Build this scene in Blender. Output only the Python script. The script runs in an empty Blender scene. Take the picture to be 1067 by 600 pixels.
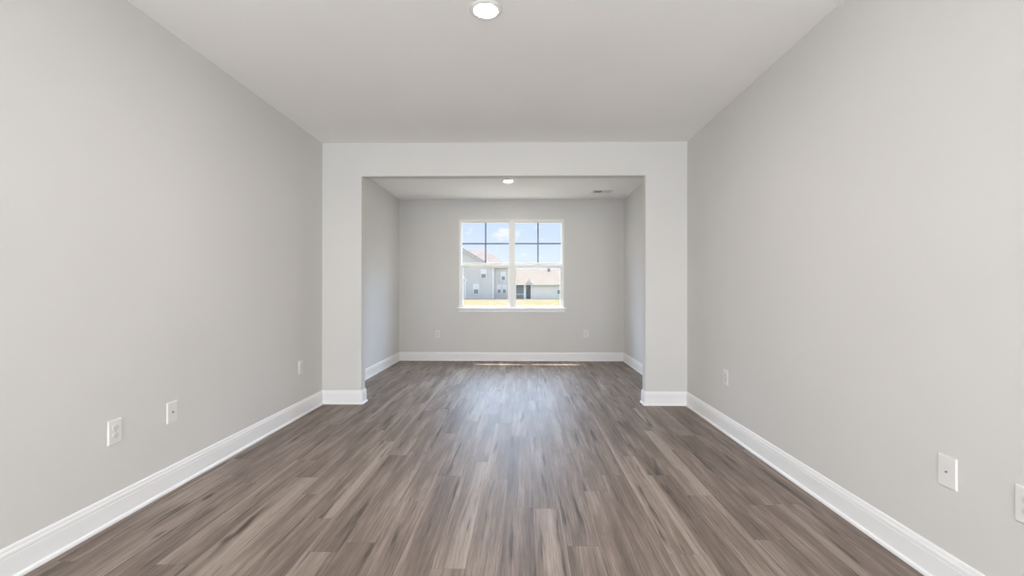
import bpy, bmesh, math, random
from mathutils import Vector, Matrix

C = bpy.context.scene.collection
SC = bpy.context.scene
PI = math.pi

# ------------------------------------------------------------------ camera, world, sun, exposure
EYE = 1.194
cam = bpy.data.cameras.new('camera')
cam.lens = 16.0; cam.sensor_width = 36.0; cam.sensor_fit = 'HORIZONTAL'
cam.shift_x = -0.0040; cam.shift_y = 0.0019
cam.clip_start = 0.05; cam.clip_end = 600
cob = bpy.data.objects.new('camera', cam); C.objects.link(cob)
cob.location = (0, 0, EYE)
cob.rotation_euler = (PI / 2 + 0.001, -0.0006, 0.0156)
SC.camera = cob

vs = SC.view_settings
vs.view_transform = 'Standard'; vs.look = 'None'; vs.gamma = 1.0; vs.use_curve_mapping = False
vs.exposure = 0.05
SC.cycles.max_bounces = 12; SC.cycles.diffuse_bounces = 8
SC.cycles.transparent_max_bounces = 16
SC.cycles.use_denoising = True
SC.cycles.sample_clamp_indirect = 6.0

SUN_STRENGTH = 14.0
REAR_POWER = 124.0
LAMP_RADIANCE = 680.0
NOOK_LAMP_RADIANCE = 430.0
SKY_BOOST = 20.0

world = bpy.data.worlds.new('world'); SC.world = world
world.use_nodes = True
nt = world.node_tree; nt.nodes.clear()
def wn(t): return nt.nodes.new(t)
out = wn('ShaderNodeOutputWorld'); bg = wn('ShaderNodeBackground')
tc = wn('ShaderNodeTexCoord'); sep = wn('ShaderNodeSeparateXYZ')
nt.links.new(tc.outputs['Generated'], sep.inputs[0])
ramp = wn('ShaderNodeValToRGB')                         # sky by elevation (z of the direction)
cr = ramp.color_ramp
cr.elements[0].position = 0.0; cr.elements[0].color = (0.82, 0.92, 1.0, 1)
cr.elements[1].position = 1.0; cr.elements[1].color = (0.6, 0.78, 1.0, 1)
for p_, c_ in ((0.06, (0.76, 0.87, 1.0, 1)), (0.13, (0.63, 0.77, 1.0, 1)), (0.3, (0.56, 0.75, 1.0, 1))):
    e_ = cr.elements.new(p_); e_.color = c_
nt.links.new(sep.outputs['Z'], ramp.inputs[0])
mp = wn('ShaderNodeMapping'); mp.inputs['Scale'].default_value = (1.0, 1.0, 2.2); mp.inputs['Location'].default_value = (0.07, 0.0, 0.02)
nt.links.new(tc.outputs['Generated'], mp.inputs[0])
nz = wn('ShaderNodeTexNoise'); nz.inputs['Scale'].default_value = 24.0; nz.inputs['Detail'].default_value = 5.0; nz.inputs['Roughness'].default_value = 0.55
nt.links.new(mp.outputs[0], nz.inputs['Vector'])
cl = wn('ShaderNodeMapRange'); cl.inputs['From Min'].default_value = 0.58; cl.inputs['From Max'].default_value = 0.74
cl.inputs['To Max'].default_value = 0.75
def cloud(dx, dz, wx, wz, amt, prev):
    m = wn('ShaderNodeMapping'); m.inputs['Location'].default_value = (-dx / wx, 0, -dz / wz); m.inputs['Scale'].default_value = (1 / wx, 0.0, 1 / wz)
    nt.links.new(tc.outputs['Generated'], m.inputs[0])
    le = wn('ShaderNodeVectorMath'); le.operation = 'LENGTH'; nt.links.new(m.outputs[0], le.inputs[0])
    r = wn('ShaderNodeMapRange'); r.interpolation_type = 'SMOOTHSTEP'; r.inputs['From Min'].default_value = 0.1; r.inputs['From Max'].default_value = 1.0
    r.inputs['To Min'].default_value = amt; r.inputs['To Max'].default_value = 0.0
    nt.links.new(le.outputs['Value'], r.inputs['Value'])
    a = wn('ShaderNodeMath'); a.operation = 'ADD'; nt.links.new(prev, a.inputs[0]); nt.links.new(r.outputs[0], a.inputs[1])
    return a.outputs[0]
cs = cloud(-0.045, 0.122, 0.045, 0.022, 0.20, nz.outputs['Fac'])
cs = cloud(-0.010, 0.118, 0.030, 0.012, 0.14, cs)
nt.links.new(cs, cl.inputs['Value'])
mx = wn('ShaderNodeMix'); mx.data_type = 'RGBA'
nt.links.new(cl.outputs['Result'], mx.inputs['Factor'])
nt.links.new(ramp.outputs['Color'], mx.inputs['A']); mx.inputs['B'].default_value = (0.95, 0.97, 1.0, 1)
st = wn('ShaderNodeMapRange'); st.inputs['From Min'].default_value = 0.16; st.inputs['From Max'].default_value = 0.40
st.inputs['To Min'].default_value = 0.0; st.inputs['To Max'].default_value = 1.0
nt.links.new(sep.outputs['Z'], st.inputs['Value'])
# the sky is far brighter high up on the sun's side (+Y)
sy = wn('ShaderNodeMapRange'); sy.inputs['From Min'].default_value = -0.2; sy.inputs['From Max'].default_value = 0.7
sy.inputs['To Min'].default_value = 0.9; sy.inputs['To Max'].default_value = SKY_BOOST
nt.links.new(sep.outputs['Y'], sy.inputs['Value'])
sm_ = wn('ShaderNodeMath'); sm_.operation = 'MULTIPLY_ADD'; sm_.inputs[2].default_value = 1.08
nt.links.new(st.outputs['Result'], sm_.inputs[0]); nt.links.new(sy.outputs['Result'], sm_.inputs[1])
nt.links.new(mx.outputs['Result'], bg.inputs['Color']); nt.links.new(sm_.outputs[0], bg.inputs['Strength'])
nt.links.new(bg.outputs[0], out.inputs['Surface'])

sun = bpy.data.lights.new('sun', 'SUN'); sun.energy = SUN_STRENGTH; sun.angle = math.radians(0.53); sun.color = (1.0, 0.95, 0.86)
so = bpy.data.objects.new('sun', sun); C.objects.link(so); so.location = (0, 20, 40)
so.rotation_euler = Vector((0.20, -0.335, -1.0)).to_track_quat('-Z', 'Y').to_euler()

def area(name, loc, direction, sx, sy, power, color):
    l = bpy.data.lights.new(name, 'AREA'); l.shape = 'RECTANGLE'; l.size = sx; l.size_y = sy; l.energy = power; l.color = color
    o = bpy.data.objects.new(name, l); C.objects.link(o); o.location = loc
    o.rotation_euler = Vector(direction).to_track_quat('-Z', 'Y').to_euler()
    return o
# fill light added behind the camera, in place of daylight from the rear opening
area('rear_fill', (-0.205, -3.85, 1.2), (0, 1, 0.30), 3.0, 2.2, REAR_POWER, (0.925, 0.97, 1.0))

# upward fill light added to brighten the ceiling, standing in for floor bounce
area('ceiling_fill', (-0.205, -2.6, 0.12), (0, 0.75, 1), 3.2, 1.8, 190.0, (0.97, 0.985, 1.0))

# ------------------------------------------------------------------ materials
def lin(r, g, b):
    f = lambda c: (c / 255) / 12.92 if c / 255 <= 0.04045 else ((c / 255 + 0.055) / 1.055) ** 2.4
    return (f(r), f(g), f(b), 1)

class NT:
    def __init__(s, name):
        s.m = bpy.data.materials.new(name); s.m.use_nodes = True
        s.t = s.m.node_tree
        s.b = s.t.nodes['Principled BSDF']; s.o = s.t.nodes['Material Output']
    def n(s, t, **kw):
        x = s.t.nodes.new(t)
        for k, v in kw.items(): setattr(x, k, v)
        return x
    def l(s, a, b): s.t.links.new(a, b)
    def setin(s, sock, v):
        if isinstance(v, bpy.types.NodeSocket): s.l(v, sock)
        else: sock.default_value = v
    def math(s, op, a, b=0.0, c=0.0, clamp=False):
        x = s.n('ShaderNodeMath', operation=op, use_clamp=clamp)
        for i, v in enumerate((a, b, c)): s.setin(x.inputs[i], v)
        return x.outputs[0]
    def vec(s, x, y, z):
        c = s.n('ShaderNodeCombineXYZ')
        for i, v in enumerate((x, y, z)): s.setin(c.inputs[i], v)
        return c.outputs[0]
    def noise(s, v, scale=1.0, detail=3.0, rough=0.5, dist=0.0):
        x = s.n('ShaderNodeTexNoise')
        s.setin(x.inputs['Vector'], v)
        x.inputs['Scale'].default_value = scale; x.inputs['Detail'].default_value = detail
        x.inputs['Roughness'].default_value = rough; x.inputs['Distortion'].default_value = dist
        return x.outputs['Fac']
    def rng(s, v, a, b, c=0.0, d=1.0, smooth=False):
        x = s.n('ShaderNodeMapRange')
        if smooth: x.interpolation_type = 'SMOOTHSTEP'
        s.setin(x.inputs[0], v)
        for i, q in enumerate((a, b, c, d)): x.inputs[i + 1].default_value = q
        return x.outputs[0]
    def white(s, v):
        x = s.n('ShaderNodeTexWhiteNoise', noise_dimensions='3D'); s.l(v, x.inputs['Vector']); return x.outputs['Value']
    def mix(s, f, a, b, mode='MIX'):
        x = s.n('ShaderNodeMix', data_type='RGBA', blend_type=mode)
        s.setin(x.inputs['Factor'], f); s.setin(x.inputs['A'], a); s.setin(x.inputs['B'], b)
        return x.outputs['Result']
    def bump(s, h, strength=0.1, dist=0.01):
        x = s.n('ShaderNodeBump'); x.inputs['Strength'].default_value = strength; x.inputs['Distance'].default_value = dist
        s.l(h, x.inputs['Height']); s.l(x.outputs[0], s.b.inputs['Normal'])

def paint(name, rgb, rough=0.55, texture=0.03, spec=0.3):
    k = NT(name); tcn = k.n('ShaderNodeTexCoord')
    n1 = k.noise(tcn.outputs['Object'], 220.0, 2.0, 0.6)
    n2 = k.noise(tcn.outputs['Object'], 1.3, 2.0, 0.5)
    f = k.rng(n2, 0.3, 0.7, 0.985, 1.015)
    col = k.mix(1.0, rgb, k.vec(f, f, f), 'MULTIPLY')
    k.l(col, k.b.inputs['Base Color'])
    k.b.inputs['Roughness'].default_value = rough; k.b.inputs['Specular IOR Level'].default_value = spec
    if texture: k.bump(n1, texture, 0.002)
    return k.m

WALL = paint('wall_paint', (0.678, 0.670, 0.655, 1), 0.6, 0.05, 0.2)
CEIL = paint('ceiling_paint', (0.88, 0.875, 0.865, 1), 0.8, 0.08, 0.1)
TRIM = paint('white_trim_paint', (0.87, 0.873, 0.88, 1), 0.32, 0.0, 0.4)
VINYL = paint('white_vinyl', (0.79, 0.79, 0.77, 1), 0.35, 0.0, 0.4)
PLATE = paint('white_plate_plastic', (0.77, 0.77, 0.765, 1), 0.35, 0.0, 0.4)
SOCKET = paint('white_socket_plastic', (0.69, 0.69, 0.69, 1), 0.3, 0.0, 0.4)
GRILLE = paint('backlit_grille', (0.22, 0.26, 0.31, 1), 0.5, 0.0, 0.3)  # white grilles painted grey to show them dark against the light
SLOT = paint('grey_slot', (0.22, 0.22, 0.22, 1), 0.6, 0.0, 0.1)
DARK = paint('dark_slot', (0.02, 0.02, 0.02, 1), 0.6, 0.0, 0.1)
SHADOWBOX = paint('vent_duct_shade', (0.10, 0.10, 0.10, 1), 0.7, 0.0, 0.1)
VENTW = paint('vent_white_enamel', (0.76, 0.76, 0.74, 1), 0.45, 0.0, 0.3)

def metal(name, rgb, rough=0.3):
    k = NT(name); tcn = k.n('ShaderNodeTexCoord')
    r = k.rng(k.noise(tcn.outputs['Object'], 90.0, 2.0), 0.3, 0.7, rough * 0.8, rough * 1.2)
    k.l(r, k.b.inputs['Roughness'])
    k.b.inputs['Base Color'].default_value = rgb; k.b.inputs['Metallic'].default_value = 1.0
    return k.m
CHROME = metal('grey_metal', (0.32, 0.32, 0.33, 1), 0.35)

def glow(name, rgb, strength):
    k = NT(name)
    k.b.inputs['Base Color'].default_value = (0.9, 0.9, 0.88, 1)
    k.b.inputs['Emission Color'].default_value = rgb; k.b.inputs['Emission Strength'].default_value = strength
    return k.m
LENS = glow('lit_lamp_lens', (1.0, 0.95, 0.88, 1), LAMP_RADIANCE)
NOOK_LENS = glow('lit_nook_lamp_lens', (1.0, 0.93, 0.82, 1), NOOK_LAMP_RADIANCE)

def glass():
    k = NT('window_glass'); k.t.nodes.remove(k.b)
    tr = k.n('ShaderNodeBsdfTransparent'); tr.inputs[0].default_value = (0.975, 0.972, 0.975, 1)
    gl = k.n('ShaderNodeBsdfGlossy'); gl.inputs['Roughness'].default_value = 0.02; gl.inputs['Color'].default_value = (0.9, 0.9, 0.9, 1)
    fr = k.n('ShaderNodeLayerWeight'); fr.inputs['Blend'].default_value = 0.5
    rf = k.math('MULTIPLY_ADD', k.math('POWER', fr.outputs['Facing'], 5.0), 0.5, 0.0012)
    m = k.n('ShaderNodeMixShader')
    k.l(rf, m.inputs[0]); k.l(tr.outputs[0], m.inputs[1]); k.l(gl.outputs[0], m.inputs[2])
    k.l(m.outputs[0], k.o.inputs['Surface'])
    return k.m
GLASS = glass()

def floor_mat():
    k = NT('vinyl_plank_floor')
    tcn = k.n('ShaderNodeTexCoord'); sp = k.n('ShaderNodeSeparateXYZ'); k.l(tcn.outputs['Object'], sp.inputs[0])
    x, y = sp.outputs['X'], sp.outputs['Y']
    W, Lp = 0.1505, 1.219
    u = k.math('DIVIDE', k.math('ADD', x, -0.205 + W * 40), W)
    i = k.math('FLOOR', u)
    fu = k.math('FRACT', u)
    # where the boards of each row end (distance from the camera), row 0 starts at x = 0.205
    joint = {-12: 1.958, -11: 2.886, -10: 2.65, -9: 2.37, -8: 2.066, -6: 3.788, -4: 1.949, -3: 2.873, -2: 2.507, 0: 2.131,
             1: 2.715, 3: 2.074, 4: 2.957, 5: 2.67, 6: 2.2, 8: 2.569}
    rnd = random.Random(4)
    jr = k.n('ShaderNodeValToRGB'); jr.color_ramp.interpolation = 'CONSTANT'
    for q, n_ in enumerate(range(-17, 11)):
        val = (joint.get(n_, rnd.uniform(1.5, 2.7)) % Lp) / Lp
        ps = (n_ + 20 - 0.5) / 40
        e_ = jr.color_ramp.elements[0] if q == 0 else jr.color_ramp.elements.new(ps)
        e_.position = ps; e_.color = (val, val, val, 1)
    jr.color_ramp.elements[-1].position = 1.0
    k.l(k.math('DIVIDE', k.math('SUBTRACT', i, 20.0), 40.0), jr.inputs[0])
    v = k.math('SUBTRACT', k.math('DIVIDE', k.math('ADD', y, 20 * Lp), Lp), jr.outputs['Color'])
    j = k.math('FLOOR', v); fv = k.math('FRACT', v)
    idv = k.white(k.vec(i, j, 1.5)); id2 = k.white(k.vec(i, j, 7.5)); id3 = k.white(k.vec(i, j, 13.5))
    z = k.math('MULTIPLY', idv, 57.0)
    # slow wander of the grain lines
    wob = k.math('MULTIPLY', k.math('SUBTRACT', k.noise(k.vec(k.math('MULTIPLY', x, 5.0), k.math('MULTIPLY', y, 1.4), z), 1.0, 2.0), 0.5), 0.035)
    xw = k.math('ADD', x, wob)
    broad = k.noise(k.vec(k.math('MULTIPLY', xw, 12.0), k.math('MULTIPLY', y, 1.3), z), 1.0, 4.0, 0.55)
    streak = k.noise(k.vec(k.math('MULTIPLY', xw, 64.0), k.math('MULTIPLY', y, 0.7), z), 1.0, 4.0, 0.6)
    fine = k.noise(k.vec(k.math('MULTIPLY', xw, 185.0), k.math('MULTIPLY', y, 2.0), z), 1.0, 3.0, 0.65)
    sap = k.noise(k.vec(k.math('MULTIPLY', xw, 11.0), k.math('MULTIPLY', y, 0.35), k.math('ADD', z, 11.0)), 1.0, 1.0, 0.4)
    dark = k.noise(k.vec(k.math('MULTIPLY', xw, 26.0), k.math('MULTIPLY', y, 1.5), k.math('ADD', z, 23.0)), 1.0, 3.0, 0.55)
    base = k.n('ShaderNodeValToRGB'); cr = base.color_ramp
    cr.elements[0].position = 0.26; cr.elements[0].color = lin(70, 60, 54)
    cr.elements[1].position = 0.76; cr.elements[1].color = lin(172, 158, 148)
    for p_, c_ in ((0.42, lin(107, 95, 87)), (0.56, lin(131, 117, 108))):
        e_ = cr.elements.new(p_); e_.color = c_
    mixv = k.math('ADD', k.math('MULTIPLY', broad, 0.62), k.math('ADD', k.math('MULTIPLY', streak, 0.26), k.math('MULTIPLY', fine, 0.18)))
    # every plank a little lighter or darker than the next
    mixv = k.math('ADD', mixv, k.rng(id2, 0.0, 1.0, -0.018, 0.058))
    k.l(mixv, base.inputs[0])
    col = base.outputs['Color']
    # pale sapwood runs along one edge of some planks
    edge = k.math('ABSOLUTE', k.math('SUBTRACT', fu, k.math('GREATER_THAN', idv, 0.5)))
    edge = k.math('ADD', edge, k.math('MULTIPLY', k.math('SUBTRACT', sap, 0.5), 0.9))
    reach = k.rng(id3, 0.45, 1.0, -0.25, 0.42)
    sapf = k.rng(k.math('SUBTRACT', reach, edge), 0.0, 0.22, 0.0, 0.55, True)
    for n_, jy, right, wd in ((-9, 2.4, 1, .42), (-9, 3.7, 1, .3), (-9, 5.0, 1, .4), (-4, 2.0, 1, .62), (4, 2.9, 0, .34), (5, 2.7, 1, .6),
                              (-12, 2.0, 0, .3), (-11, 2.8, 1, .6), (-3, 2.9, 0, .3), (3, 2.2, 1, .2)):
        jj = 20 + math.floor(jy / Lp - (joint[n_] % Lp) / Lp)
        on = k.math('MULTIPLY', k.math('COMPARE', i, n_ + 40, 0.4), k.math('COMPARE', j, jj, 0.4))
        e2 = k.math('SUBTRACT', 1.0, fu) if right else fu
        e2 = k.math('ADD', e2, k.math('MULTIPLY', k.math('SUBTRACT', sap, 0.5), 0.5))
        f2 = k.math('MULTIPLY', k.rng(k.math('SUBTRACT', wd, e2), -0.03, 0.16, 0.0, 0.75, True), on)
        sapf = k.math('MAXIMUM', sapf, f2)
    sapf = k.math('MULTIPLY', sapf, k.rng(streak, 0.3, 0.6, 0.65, 1.0))
    col = k.mix(sapf, col, lin(172, 158, 147))
    dkf = k.rng(dark, 0.57, 0.72, 0.0, 0.8, True)
    col = k.mix(dkf, col, lin(60, 53, 49))
    # a few knots
    vo = k.n('ShaderNodeTexVoronoi', feature='F1'); k.l(k.vec(k.math('MULTIPLY', xw, 5.5), k.math('MULTIPLY', y, 1.7), k.math('MULTIPLY', z, 0.0)), vo.inputs['Vector'])
    vo.inputs['Scale'].default_value = 1.0
    kn = k.rng(vo.outputs['Distance'], 0.03, 0.13, 0.8, 0.0, True)
    kn = k.math('MULTIPLY', kn, k.math('GREATER_THAN', id3, 0.55))
    col = k.mix(kn, col, lin(55, 48, 44))
    # fine dark pores
    por = k.rng(fine, 0.36, 0.50, 0.80, 1.02)
    col = k.mix(1.0, col, k.vec(por, por, por), 'MULTIPLY')
    por2 = k.rng(k.noise(k.vec(k.math('MULTIPLY', xw, 300.0), k.math('MULTIPLY', y, 9.0), z), 1.0, 2.0, 0.6), 0.34, 0.50, 0.80, 1.03)
    col = k.mix(1.0, col, k.vec(por2, por2, por2), 'MULTIPLY')
    # plank seams
    du = k.math('MULTIPLY', k.math('MINIMUM', fu, k.math('SUBTRACT', 1.0, fu)), W)
    dv = k.math('MULTIPLY', k.math('MINIMUM', fv, k.math('SUBTRACT', 1.0, fv)), Lp)
    d = k.math('MINIMUM', du, k.math('ADD', dv, 0.0008))
    sm = k.rng(d, 0.0006, 0.0022, 0.58, 1.0)
    col = k.mix(1.0, col, k.vec(sm, sm, sm), 'MULTIPLY')
    k.l(col, k.b.inputs['Base Color'])
    rg = k.rng(streak, 0.3, 0.7, 0.44, 0.52)
    k.l(rg, k.b.inputs['Roughness'])
    k.b.inputs['Specular IOR Level'].default_value = 0.20
    h = k.math('ADD', k.math('MULTIPLY', fine, 0.35), k.math('MULTIPLY', k.rng(d, 0.0, 0.003, 0.0, 1.0), 0.8))
    k.bump(h, 0.22, 0.0012)
    return k.m
FLOOR = floor_mat()

def siding(name, rgb, pitch=0.18):
    k = NT(name); tcn = k.n('ShaderNodeTexCoord'); sp = k.n('ShaderNodeSeparateXYZ'); k.l(tcn.outputs['Object'], sp.inputs[0])
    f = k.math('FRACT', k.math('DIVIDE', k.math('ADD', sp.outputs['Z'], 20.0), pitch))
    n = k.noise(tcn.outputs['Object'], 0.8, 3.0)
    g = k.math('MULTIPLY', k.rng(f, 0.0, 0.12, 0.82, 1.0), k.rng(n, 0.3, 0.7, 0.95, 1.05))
    k.l(k.mix(1.0, rgb, k.vec(g, g, g), 'MULTIPLY'), k.b.inputs['Base Color'])
    k.b.inputs['Roughness'].default_value = 0.7; k.b.inputs['Specular IOR Level'].default_value = 0.1
    return k.m
SIDING_GREY = siding('grey_siding', lin(216, 212, 208))
SIDING_BLUE = siding('pale_blue_siding', lin(240, 232, 228))

def shingles(name, rgb):
    k = NT(name); tcn = k.n('ShaderNodeTexCoord')
    n1 = k.noise(tcn.outputs['Object'], 5.0, 4.0, 0.7); n2 = k.noise(tcn.outputs['Object'], 0.6, 2.0)
    g = k.math('MULTIPLY', k.rng(n1, 0.3, 0.7, 0.88, 1.1), k.rng(n2, 0.3, 0.7, 0.95, 1.05))
    k.l(k.mix(1.0, rgb, k.vec(g, g, g), 'MULTIPLY'), k.b.inputs['Base Color']); k.b.inputs['Roughness'].default_value = 0.9; k.b.inputs['Specular IOR Level'].default_value = 0.0
    return k.m
ROOF_PINK = shingles('pale_pink_shingles', lin(118, 108, 104))
ROOF_TAN = shingles('tan_shingles', lin(112, 103, 95))
EXT_WHITE = paint('exterior_white', (0.85, 0.85, 0.85, 1), 0.5, 0.0)
EXT_PANE = paint('house_window_dark', (0.30, 0.32, 0.33, 1), 0.15, 0.0, 0.6)
EXT_SHADE = paint('house_window_shade', (0.80, 0.81, 0.82, 1), 0.4, 0.0, 0.4)
SCREEN = paint('porch_screen_grey', (0.26, 0.28, 0.28, 1), 0.6, 0.0, 0.2)
SCREEN_DARK = paint('porch_door_grey', (0.16, 0.17, 0.165, 1), 0.5, 0.0, 0.2)

def ground_mat():
    k = NT('sandy_ground'); tcn = k.n('ShaderNodeTexCoord'); sp = k.n('ShaderNodeSeparateXYZ'); k.l(tcn.outputs['Object'], sp.inputs[0])
    v = k.vec(k.math('MULTIPLY', sp.outputs['X'], 0.10), k.math('MULTIPLY', sp.outputs['Y'], 0.07), 0.0)
    n = k.noise(v, 1.0, 3.0, 0.6); n2 = k.noise(tcn.outputs['Object'], 1.4, 4.0, 0.65)
    col = k.mix(k.rng(n2, 0.3, 0.7), lin(93, 83, 67), lin(98, 88, 71))
    gf = k.math('MULTIPLY', k.rng(n, 0.47, 0.56, 0.0, 0.85, True), k.rng(sp.outputs['X'], 0.0, 2.5, 0.25, 1.0, True))
    col = k.mix(gf, col, lin(88, 85, 52))
    k.l(col, k.b.inputs['Base Color']); k.b.inputs['Roughness'].default_value = 0.95; k.b.inputs['Specular IOR Level'].default_value = 0.0
    return k.m
GROUND = ground_mat()

# ------------------------------------------------------------------ helpers
def link(name, bm, mat, parent=None, bevel=0.0, smooth=False, segs=2):
    if bevel: 
        bmesh.ops.remove_doubles(bm, verts=bm.verts, dist=1e-6)
    bmesh.ops.recalc_face_normals(bm, faces=bm.faces)
    me = bpy.data.meshes.new(name); bm.to_mesh(me); bm.free()
    me.materials.append(mat)
    o = bpy.data.objects.new(name, me); C.objects.link(o)
    if parent: o.parent = parent
    if smooth:
        for p in me.polygons: p.use_smooth = True
    if bevel:
        b = o.modifiers.new('bevel', 'BEVEL'); b.width = bevel; b.segments = segs; b.limit_method = 'ANGLE'
    return o

def box(bm, x0, x1, y0, y1, z0, z1):
    v = [bm.verts.new(p) for p in ((x0, y0, z0), (x1, y0, z0), (x1, y1, z0), (x0, y1, z0), (x0, y0, z1), (x1, y0, z1), (x1, y1, z1), (x0, y1, z1))]
    for f in ((0, 3, 2, 1), (4, 5, 6, 7), (0, 1, 5, 4), (1, 2, 6, 5), (2, 3, 7, 6), (3, 0, 4, 7)):
        bm.faces.new([v[q] for q in f])

def boxes(*bs):
    bm = bmesh.new()
    for b in bs: box(bm, *b)
    return bm

def cells(xs, ys, zs, holes):
    """solid made of grid cells, hole cells left out, only outer faces built"""
    bm = bmesh.new(); vc = {}
    nx, ny, nz_ = len(xs) - 1, len(ys) - 1, len(zs) - 1
    full = lambda i, j, k: 0 <= i < nx and 0 <= j < ny and 0 <= k < nz_ and (i, j, k) not in holes
    def V(i, j, k):
        if (i, j, k) not in vc: vc[(i, j, k)] = bm.verts.new((xs[i], ys[j], zs[k]))
        return vc[(i, j, k)]
    D = (((1, 0, 0), ((1, 0, 0), (1, 1, 0), (1, 1, 1), (1, 0, 1))), ((-1, 0, 0), ((0, 0, 0), (0, 0, 1), (0, 1, 1), (0, 1, 0))),
         ((0, 1, 0), ((0, 1, 0), (0, 1, 1), (1, 1, 1), (1, 1, 0))), ((0, -1, 0), ((0, 0, 0), (1, 0, 0), (1, 0, 1), (0, 0, 1))),
         ((0, 0, 1), ((0, 0, 1), (1, 0, 1), (1, 1, 1), (0, 1, 1))), ((0, 0, -1), ((0, 0, 0), (0, 1, 0), (1, 1, 0), (1, 0, 0))))
    for i in range(nx):
        for j in range(ny):
            for k in range(nz_):
                if not full(i, j, k): continue
                for d, q in D:
                    if not full(i + d[0], j + d[1], k + d[2]):
                        bm.faces.new([V(i + a, j + b, k + c) for a, b, c in q])
    return bm

def prism(bm, pts, fn, a, b):
    """closed outline pts swept from fn(p,a) to fn(p,b)"""
    A = [bm.verts.new(fn(p, a)) for p in pts]; B = [bm.verts.new(fn(p, b)) for p in pts]
    n = len(pts)
    bm.faces.new(A); bm.faces.new(B[::-1])
    for i in range(n): bm.faces.new([A[i], B[i], B[(i + 1) % n], A[(i + 1) % n]])

def lathe(prof, n=40, close=False):
    bm = bmesh.new(); rings = []
    for r, z in prof:
        if r < 1e-6: rings.append([bm.verts.new((0, 0, z))])
        else: rings.append([bm.verts.new((r * math.cos(2 * PI * k / n), r * math.sin(2 * PI * k / n), z)) for k in range(n)])
    pairs = list(zip(rings, rings[1:])) + ([(rings[-1], rings[0])] if close else [])
    for A, B in pairs:
        for k in range(n):
            k2 = (k + 1) % n
            if len(A) == 1: bm.faces.new([A[0], B[k], B[k2]])
            elif len(B) == 1: bm.faces.new([A[k], A[k2], B[0]])
            else: bm.faces.new([A[k], A[k2], B[k2], B[k]])
    return bm

def struct(name, bm, mat, label=None, bevel=0.0):
    o = link(name, bm, mat, None, bevel); o['kind'] = 'structure'; o['category'] = name.split('_')[0]
    if label: o['label'] = label
    return o

def thing(name, loc, label, cat, group=None, rot=None):
    o = bpy.data.objects.new(name, None); C.objects.link(o); o.location = loc; o.empty_display_size = 0.1
    if rot is not None: o.rotation_euler = rot
    o['label'] = label; o['category'] = cat
    if group: o['group'] = group
    return o

def children(o): return list(o.children)
def copy_tree(o, parent=None):
    c = o.copy(); C.objects.link(c)
    if parent: c.parent = parent
    for ch in children(o): copy_tree(ch, c)
    return c

# ------------------------------------------------------------------ room shell
XL, XR = -2.114, 1.704
YM, YMB = 4.756, 4.871          # the wall with the wide opening: front and back face
YB, YBO = 7.717, 7.86           # back wall: inner and outer face
YR = -4.0                       # rear end of the room, behind the camera
H = 2.74
OX0, OX1, OZ = -1.700, 1.272, 2.392     # the opening
WX0, WX1, WZ0, WZ1 = -1.091, 0.690, 0.893, 2.399   # window hole

def setl(o, label, cat):
    o['label'] = label; o['category'] = cat
    return o
struct('floor', boxes((XL - 0.12, XR + 0.12, YR - 0.12, YBO, -0.12, 0)), FLOOR, 'grey brown wood plank floor running towards the window')
struct('ceiling', boxes((XL - 0.12, XR + 0.12, YR - 0.12, YBO, H, H + 0.15)), CEIL, 'flat white ceiling over the whole room')
struct('wall_left', boxes((XL - 0.12, XL, YR - 0.12, YBO, 0, H)), WALL, 'long light grey left wall with three white wall plates')
struct('wall_right', boxes((XR, XR + 0.12, YR - 0.12, YBO, 0, H)), WALL, 'long light grey right wall with three white wall plates')
struct('wall_middle', cells((XL, OX0, OX1, XR), (YM, YMB), (0, OZ, H), {(1, 0, 0)}), WALL, 'pale partition wall with a wide plain opening in its middle')
struct('wall_back', cells((XL, WX0, WX1, XR), (YB, YBO), (0, WZ0, WZ1, H), {(1, 0, 1)}), WALL, 'grey back wall around the double window')
struct('wall_rear', cells((XL, -1.9, 1.5, XR), (YR - 0.12, YR), (0, 0.2, 2.5, H), {(1, 0, 1)}), WALL, 'light grey wall behind the camera')
# unseen eave over the window, its depth set to trim the sun strips
eave = bmesh.new()
prism(eave, [(YBO, H - 0.02), (8.175, H - 0.02), (8.175, H + 0.16), (YBO, H + 0.36)], lambda p, t: (t, p[0], p[1]), XL - 0.5, XR + 0.5)
struct('trim_1', eave, EXT_WHITE, 'unseen white eave outside the back wall, sized to trim the sun strips')

# ------------------------------------------------------------------ baseboards with shoe moulding
BB = [(0, 0), (0.0125, 0), (0.0125, 0.101), (0.0105, 0.103), (0.0105, 0.105), (0.0128, 0.107), (0.0125, 0.118), (0.0105, 0.124), (0.0085, 0.1255), (0.0085, 0.128), (0.0075, 0.136), (0.0045, 0.143), (0, 0.144)]
SH = [(0.0125, 0), (0.0235, 0), (0.0235, 0.006), (0.0222, 0.012), (0.0185, 0.0165), (0.0125, 0.019)]
path = [(XL, YR), (XL, YM), (OX0, YM), (OX0, YMB), (XL, YMB), (XL, YB), (XR, YB), (XR, YMB), (OX1, YMB), (OX1, YM), (XR, YM), (XR, YR)]
def mitre(k):
    p = Vector(path[k])
    def nrm(a, b):
        d = (Vector(b) - Vector(a)).normalized(); return Vector((d.y, -d.x))
    if k == 0: return nrm(path[0], path[1])
    if k == len(path) - 1: return nrm(path[-2], path[-1])
    n1, n2 = nrm(path[k - 1], path[k]), nrm(path[k], path[k + 1])
    m = (n1 + n2)
    return m / (1 + n1.dot(n2))
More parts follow.
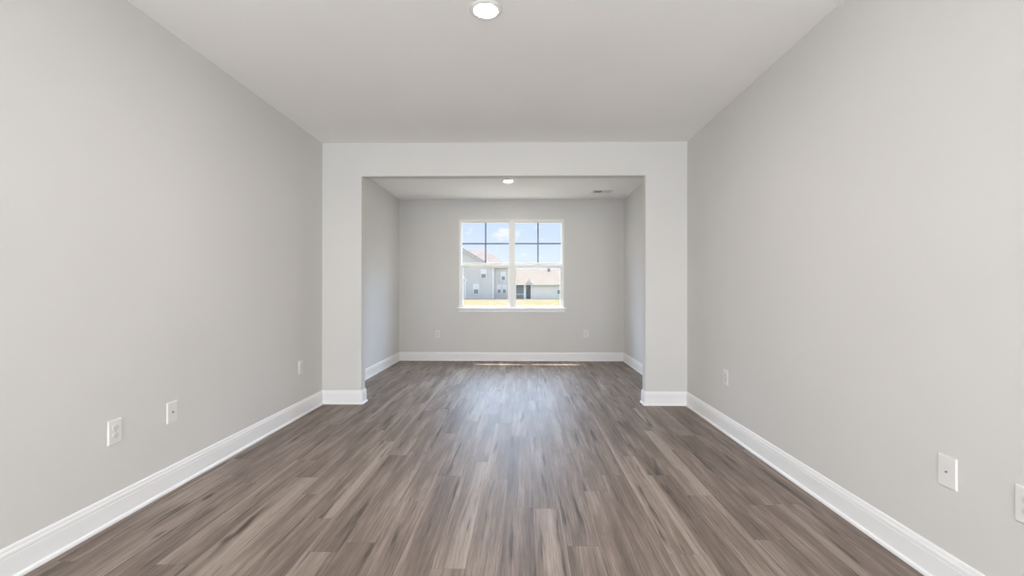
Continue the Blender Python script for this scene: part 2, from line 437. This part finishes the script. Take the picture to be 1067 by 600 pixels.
def sweep(k0, k1, prof):
    bm = bmesh.new(); rings = []
    for k in range(k0, k1 + 1):
        m = mitre(k); p = path[k]
        rings.append([bm.verts.new((p[0] + m.x * d, p[1] + m.y * d, z)) for d, z in prof])
    n = len(prof)
    for A, B in zip(rings, rings[1:]):
        for q in range(n): bm.faces.new([A[q], A[(q + 1) % n], B[(q + 1) % n], B[q]])
    bm.faces.new(rings[0]); bm.faces.new(rings[-1][::-1])
    return bm
for nm, k0, k1, lb in (('baseboard_left', 0, 1, 'white moulded baseboard along the left wall'),
                       ('baseboard_left_pier', 1, 4, 'white moulded baseboard wrapping the left pier of the opening'),
                       ('baseboard_left_nook', 4, 5, 'white baseboard along the left wall beyond the opening'),
                       ('baseboard_back', 5, 6, 'white baseboard under the window on the back wall'),
                       ('baseboard_right_nook', 6, 7, 'white baseboard along the right wall beyond the opening'),
                       ('baseboard_right_pier', 7, 10, 'white moulded baseboard wrapping the right pier of the opening'),
                       ('baseboard_right', 10, 11, 'white moulded baseboard along the right wall')):
    b = struct(nm, sweep(k0, k1, BB), TRIM, lb)
    link('shoe_moulding', sweep(k0, k1, SH), TRIM, b)

# ------------------------------------------------------------------ window
win = thing('window_1', (0, 0, 0), 'white double hung twin window with grilles painted grey as if backlit in the upper sashes', 'window')
win['kind'] = 'structure'
WY0, WY1 = 7.737, 7.845
M0, M1 = -0.236, -0.150
FJ = 0.034
fr = cells((WX0, WX0 + FJ, M0, M1, WX1 - FJ, WX1), (WY0, WY1), (WZ0, WZ0 + 0.012, WZ1 - 0.024, WZ1), {(1, 0, 1), (3, 0, 1)})
link('window_frame', fr, VINYL, win, 0.003)
ret = cells((WX0, WX0 + 0.010, WX1 - 0.010, WX1), (YB, WY0), (WZ0, WZ1 - 0.010, WZ1), {(1, 0, 0)})
link('jamb_return', ret, VINYL, win)
link('mullion_cover', boxes((M0 + 0.018, M1 - 0.018, WY0 - 0.008, WY0, WZ0 + 0.012, WZ1 - 0.024)), VINYL, win, 0.002)
stool = bmesh.new(); box(stool, WX0 - 0.036, WX1 + 0.044, YB - 0.034, YB, 0.878, 0.901); box(stool, WX0, WX1, YB, WY0, 0.878, 0.901)
link('window_sill', stool, TRIM, win, 0.004)
link('apron', boxes((WX0 - 0.012, WX1 + 0.020, YB - 0.013, YB, 0.826, 0.878)), TRIM, win, 0.003)

def sash(name, x0, x1, z0, z1, y0, y1, stile, top, bot, grid):
    o = link(name, cells((x0, x0 + stile, x1 - stile, x1), (y0, y1), (z0, z0 + bot, z1 - top, z1), {(1, 0, 1)}), VINYL, win, 0.003)
    yc = (y0 + y1) / 2
    gx0, gx1, gz0, gz1 = x0 + stile, x1 - stile, z0 + bot, z1 - top
    link('pane', boxes((gx0 - 0.004, gx1 + 0.004, yc - 0.002, yc + 0.002, gz0 - 0.004, gz1 + 0.004)), GLASS, o)
    if grid:
        xm, zm, w = (gx0 + gx1) / 2, gz0 + 0.478 * (gz1 - gz0), 0.012
        link('grille', cells((gx0, xm - w, xm + w, gx1), (yc + 0.004, yc + 0.010), (gz0, zm - w, zm + w, gz1),
                             {(0, 0, 0), (2, 0, 0), (0, 0, 2), (2, 0, 2)}), GRILLE, o)
    return o
for a, b in ((WX0 + FJ, M0), (M1, WX1 - FJ)):
    sash('upper_sash', a, b, 1.618, WZ1 - 0.024, 7.800, 7.832, 0.010, 0.022, 0.052, True)
    lo = sash('lower_sash', a, b, WZ0 + 0.012, 1.625, 7.755, 7.788, 0.028, 0.046, 0.026, False)
    xm = (a + b) / 2
    lk = bmesh.new(); box(lk, xm - 0.03, xm + 0.03, 7.750, 7.785, 1.625, 1.634); box(lk, xm - 0.008, xm + 0.022, 7.745, 7.765, 1.634, 1.643)
    link('sash_lock', lk, VINYL, lo, 0.002)

# ------------------------------------------------------------------ recessed lights
def downlight(loc, label, lens):
    t = thing('recessed_ceiling_light', loc, label, 'ceiling light', 'recessed lights along the middle of the ceiling')
    link('trim_ring', lathe([(0.0585, -0.0040), (0.062, -0.0075), (0.074, -0.0085), (0.086, -0.006), (0.092, 0.0), (0.0585, 0.0)], 48, True), VENTW, t, smooth=True)
    link('lens', lathe([(0.059, 0.0), (0.059, -0.003), (0.042, -0.0045), (0.0, -0.005)], 48), lens, t, smooth=True)
    return t
downlight((-0.207, 2.503, H), 'lit round white recessed ceiling light nearest, in the main ceiling before the opening', LENS)
downlight((-0.212, 6.432, H), 'lit small recessed ceiling light beyond the opening, above the window', NOOK_LENS)

# ------------------------------------------------------------------ ceiling register
vent = thing('ceiling_vent', (1.232, 7.125, H), 'white rectangular ceiling air vent near the window wall with one dark louvred half', 'air vent')
VW, VD = 0.158, 0.105
link('vent_frame', cells((-VW, -VW + 0.028, VW - 0.028, VW), (-VD, -VD + 0.028, VD - 0.028, VD), (-0.008, 0.0), {(1, 1, 0)}), VENTW, vent, 0.002)
link('duct_shade', boxes((-VW + 0.028, VW - 0.028, -VD + 0.028, VD - 0.028, -0.001, 0.0)), SHADOWBOX, vent)  # thin dark sheet painted for the shade inside the duct
link('centre_bar', boxes((-0.004, 0.004, -VD + 0.028, VD - 0.028, -0.010, -0.001)), VENTW, vent)
for k in range(14):
    xx = -VW + 0.036 + k * (2 * VW - 0.072) / 13
    left = xx < 0
    if abs(xx) < 0.008: continue
    s = bmesh.new(); dx = 0.0065 * (-1 if left else 1)
    prism(s, [(xx - dx, -0.0012), (xx - dx + 0.0012, -0.0012), (xx + dx + 0.0012, -0.0105), (xx + dx, -0.0105)], lambda p, q: (p[0], q, p[1]), -VD + 0.028, VD - 0.028)
    link('louver', s, VENTW, vent)

# ------------------------------------------------------------------ wall plates (built facing -Y, front at negative Y)
def plate_mesh(w=0.080, h=0.126, t=0.0065, c=0.0035):
    bm = bmesh.new()
    a = [bm.verts.new((sx * w / 2, 0, sz * h / 2)) for sx, sz in ((-1, -1), (1, -1), (1, 1), (-1, 1))]
    m = [bm.verts.new((sx * w / 2, -t * 0.35, sz * h / 2)) for sx, sz in ((-1, -1), (1, -1), (1, 1), (-1, 1))]
    b = [bm.verts.new((sx * (w / 2 - c), -t, sz * (h / 2 - c))) for sx, sz in ((-1, -1), (1, -1), (1, 1), (-1, 1))]
    bm.faces.new(a); bm.faces.new(b[::-1])
    for k in range(4):
        k2 = (k + 1) % 4
        bm.faces.new([a[k], a[k2], m[k2], m[k]]); bm.faces.new([m[k], m[k2], b[k2], b[k]])
    return bm
def disc_y(r, y0, y1, x=0, z=0, n=20):
    bm = bmesh.new(); prism(bm, [(x + r * math.cos(2 * PI * k / n), z + r * math.sin(2 * PI * k / n)) for k in range(n)], lambda p, q: (p[0], q, p[1]), y0, y1)
    return bm
def receptacle_mesh(zc):
    bm = bmesh.new(); pts = []
    for k in range(28):                     # round face with flat top and bottom
        a = 2 * PI * k / 28
        pts.append((0.0172 * math.cos(a), zc + max(-0.0142, min(0.0142, 0.0172 * math.sin(a)))))
    prism(bm, pts, lambda p, q: (p[0], q, p[1]), -0.0052, -0.0090)
    return bm
def make_outlet(name='outlet'):
    t = thing(name, (0, 0, 0), '', 'outlet', 'duplex outlets low on the walls')
    link('cover_plate', plate_mesh(), PLATE, t)
    for zc in (0.0195, -0.0195):
        r = link('receptacle', receptacle_mesh(zc), SOCKET, t)
        s = boxes((-0.0078, -0.0054, -0.0094, -0.0089, zc - 0.002, zc + 0.0065), (0.0054, 0.0076, -0.0094, -0.0089, zc - 0.001, zc + 0.0055))
        prism(s, [(0.0026 * math.cos(2 * PI * k / 12), zc - 0.0085 + 0.0026 * math.sin(2 * PI * k / 12)) for k in range(12)], lambda p, q: (p[0], q, p[1]), -0.0089, -0.0094)
        link('slots', s, SLOT, r)
    link('screw', disc_y(0.003, -0.006, -0.0077), CHROME, t)
    return t
def make_cable_plate():
    t = thing('cable_wall_plate', (0, 0, 0), '', 'wall plate', 'cable jack plates on the side walls')
    link('cover_plate', plate_mesh(), PLATE, t)
    j = link('jack', disc_y(0.0062, -0.0060, -0.0085, n=6), CHROME, t)
    link('jack_barrel', disc_y(0.0046, -0.0080, -0.0125), CHROME, j)
    for zc in (0.042, -0.042): link('screw', disc_y(0.003, -0.0062, -0.0074, 0, zc), PLATE, t)
    return t
RZ_LEFT, RZ_RIGHT = PI / 2, -PI / 2      # facing +X on the left wall, -X on the right wall
Zp = 0.463
o0 = make_outlet()
plates = (((XL, 2.322, Zp), RZ_LEFT, 'white duplex outlet low on the left wall, nearest of its wall plates'),
          ((XL, 4.286, 0.466), RZ_LEFT, 'white duplex outlet on the left wall close to the left pier of the opening'),
          ((XR, 3.848, 0.464), RZ_RIGHT, 'white duplex outlet on the right wall farthest away, towards the right pier'),
          ((XR, 1.560, 0.465), RZ_RIGHT, 'white outlet plate cut by the right edge of the photo'),
          ((-1.459, YB, 0.452), 0.0, 'small white outlet on the back wall left of the window'),
          ((1.060, YB, 0.463), 0.0, 'small white outlet on the back wall right of the window'))
for k, (loc, rz, lb) in enumerate(plates):
    o = o0 if k == 0 else copy_tree(o0)
    o.location = loc; o.rotation_euler = (0, 0, rz); o['label'] = lb
c0 = make_cable_plate()
for k, (loc, rz, lb) in enumerate((((XL, 2.706, 0.461), RZ_LEFT, 'white cable wall plate with a dark round jack on the left wall'),
                                   ((XR, 1.852, 0.468), RZ_RIGHT, 'white cable wall plate with a small centre jack on the right wall'))):
    o = c0 if k == 0 else copy_tree(c0)
    o.location = loc; o.rotation_euler = (0, 0, rz); o['label'] = lb
    if k == 1:
        for ch in children(o):
            if ch.name.startswith('jack'): ch.scale = (0.62, 1, 0.62)

# ------------------------------------------------------------------ outside: ground and two houses
GZ = -0.40
gb = boxes((-90, 90, YBO, 190, GZ - 0.2, GZ))
struct('patio', boxes((-7, 7, YBO, 17.0, GZ, GZ + 0.06)), paint('reflector_slab_tan', (0.235, 0.195, 0.14, 1), 0.9, 0.0, 0.1), 'unseen slab added outside the window to reflect light onto the ceiling')  # slab added out of view to bounce daylight onto the ceiling beyond the opening
g = struct('ground', gb, GROUND, 'sandy ground with yellow green grass outside the window')

def house_window(parent, x, z0, z1, w, y, shade=0.5):
    f = link('window', boxes((x - w / 2, x + w / 2, y - 0.07, y + 0.01, z0, z1)), EXT_WHITE, parent, 0.01)
    t = 0.13
    zm = z0 + t + (z1 - z0 - 2 * t) * shade
    link('pane', boxes((x - w / 2 + t, x + w / 2 - t, y - 0.085, y - 0.065, z0 + t, zm - 0.04)), EXT_PANE, f)
    link('shade', boxes((x - w / 2 + t, x + w / 2 - t, y - 0.085, y - 0.065, zm + 0.04, z1 - t)), EXT_SHADE, f)
    return f

# two storey grey house with a gabled wing
A = thing('house', (-9.9, 90, GZ), 'two storey grey house with pale gabled roof behind the left half of the window', 'house')
A.location = (0, 0, 0)
EA, PA, XP = 5.5, 8.95, -11.42      # eave, peak, x of the peak
w = bmesh.new()
prism(w, [(-17.2, GZ), (-5.6, GZ), (-5.6, EA), (XP, PA), (-17.2, EA)], lambda p, q: (p[0], q, p[1]), 85.0, 88.0)
box(w, -16.8, -2.75, 86.0, 95.0, GZ, EA)
link('wall', w, SIDING_GREY, A)
r = bmesh.new()
sl = (PA - EA) / (XP + 17.2)
for sgn in (1, -1):       # the two slopes over the gable, with thickness and overhang
    xe = XP + sgn * (5.82 + 0.35); ze = PA - sl * (5.82 + 0.35)
    prism(r, [(XP, PA), (xe, ze), (xe, ze + 0.16), (XP, PA + 0.18)], lambda p, q: (p[0], q, p[1]), 84.7, 90.4)
link('gable_roof', r, ROOF_PINK, A)
h = bmesh.new()
e0, e1, f0, f1, zr, ys = -17.1, -2.35, 85.6, 95.4, 9.15, 90.5
lo = [h.verts.new(p) for p in ((e0, f0, EA), (e1, f0, EA), (e1, f1, EA), (e0, f1, EA))]
mi = [h.verts.new(p) for p in ((e0, f0, EA + 0.15), (e1, f0, EA + 0.15), (e1, f1, EA + 0.15), (e0, f1, EA + 0.15))]
ra, rb = h.verts.new((-12.0, ys, zr)), h.verts.new((-7.4, ys, zr))
h.faces.new(lo)
for q in range(4): h.faces.new([lo[q], lo[(q + 1) % 4], mi[(q + 1) % 4], mi[q]])
h.faces.new([mi[0], mi[1], rb, ra]); h.faces.new([mi[1], mi[2], rb]); h.faces.new([mi[2], mi[3], ra, rb]); h.faces.new([mi[3], mi[0], ra])
link('hip_roof', h, ROOF_PINK, A)
rk = bmesh.new()
for sgn in (1, -1):
    xe = XP + sgn * 6.17; ze = PA - sl * 6.17
    prism(rk, [(XP, PA - 0.14), (xe, ze - 0.14), (xe, ze + 0.02), (XP, PA + 0.02)], lambda p, q: (p[0], q, p[1]), 84.62, 84.70)
link('rake_board', rk, EXT_WHITE, A)
link('corner_board', boxes((-5.72, -5.48, 84.95, 85.10, GZ, EA)), EXT_WHITE, A)
link('corner_board', boxes((-2.87, -2.70, 85.95, 86.10, GZ, EA)), EXT_WHITE, A)
dsp = boxes((-11.05, -10.72, 84.86, 84.99, GZ, 2.95))
prism(dsp, [(-11.35, 3.75), (-11.15, 3.85), (-10.45, 3.10), (-10.6, 2.75)], lambda p, q: (p[0], q, p[1]), 84.86, 84.99)
link('downspout', dsp, EXT_WHITE, A)
house_window(A, -7.40, 3.40, 5.15, 1.10, 85.0)
house_window(A, -8.82, 0.45, 2.37, 1.10, 85.0)
house_window(A, -3.75, 3.00, 4.75, 0.85, 86.0)
house_window(A, -4.55, 0.55, 2.28, 0.80, 86.0)
house_window(A, -3.55, 0.55, 2.28, 0.80, 86.0)

# single storey pale house with a tan roof
B = thing('house', (0, 0, 0), 'single storey pale blue house with tan roof behind the right half of the window', 'house')
EB = 2.30
link('wall', boxes((1.50, 15.0, 85.0, 94.0, GZ, EB), (-1.75, 1.50, 86.2, 94.0, GZ, EB)), SIDING_BLUE, B)
h = bmesh.new()
for (ya, yb_, za, zb) in ((84.6, 90.0, EB - 0.05, 5.22), (95.4, 90.0, EB - 0.05, 5.22)):
    prism(h, [(ya, za), (yb_, zb), (yb_, zb + 0.15), (ya, za + 0.15)], lambda p, q: (q, p[0], p[1]), -2.2, 15.4)
link('roof', h, ROOF_TAN, B)
for q in (-1.75, 14.9):
    gbl = bmesh.new(); prism(gbl, [(85.2, EB), (94.8, EB), (90.0, 5.15)], lambda p, t: (t, p[0], p[1]), q, q + 0.1)
    link('gable_wall', gbl, SIDING_BLUE, B)
link('porch_screen', boxes((-1.55, 0.12, 85.05, 85.12, GZ, EB - 0.1)), SCREEN, B)
link('porch_door', boxes((0.55, 1.42, 85.05, 85.12, GZ, EB - 0.1)), SCREEN_DARK, B)
for a, b in ((0.10, 0.52), (1.40, 1.62), (-1.75, -1.55)): link('porch_post', boxes((a, b, 84.95, 85.15, GZ, EB)), EXT_WHITE, B)
link('porch_rail', boxes((-1.55, 0.10, 85.0, 85.05, 0.45, 0.55)), EXT_WHITE, B)
link('fascia', boxes((-2.2, 15.4, 84.5, 84.6, EB - 0.12, EB + 0.10)), EXT_WHITE, B)
dm = bmesh.new(); prism(dm, [(0.45, EB), (1.75, EB), (1.10, 3.45)], lambda p, q: (p[0], q, p[1]), 84.5, 86.6)
link('porch_gable', dm, SIDING_GREY, B)
house_window(B, 6.75, 0.45, 2.15, 1.05, 85.0)
link('roof_vent', boxes((4.75, 5.25, 89.3, 89.7, 4.7, 5.55)), SCREEN, B)
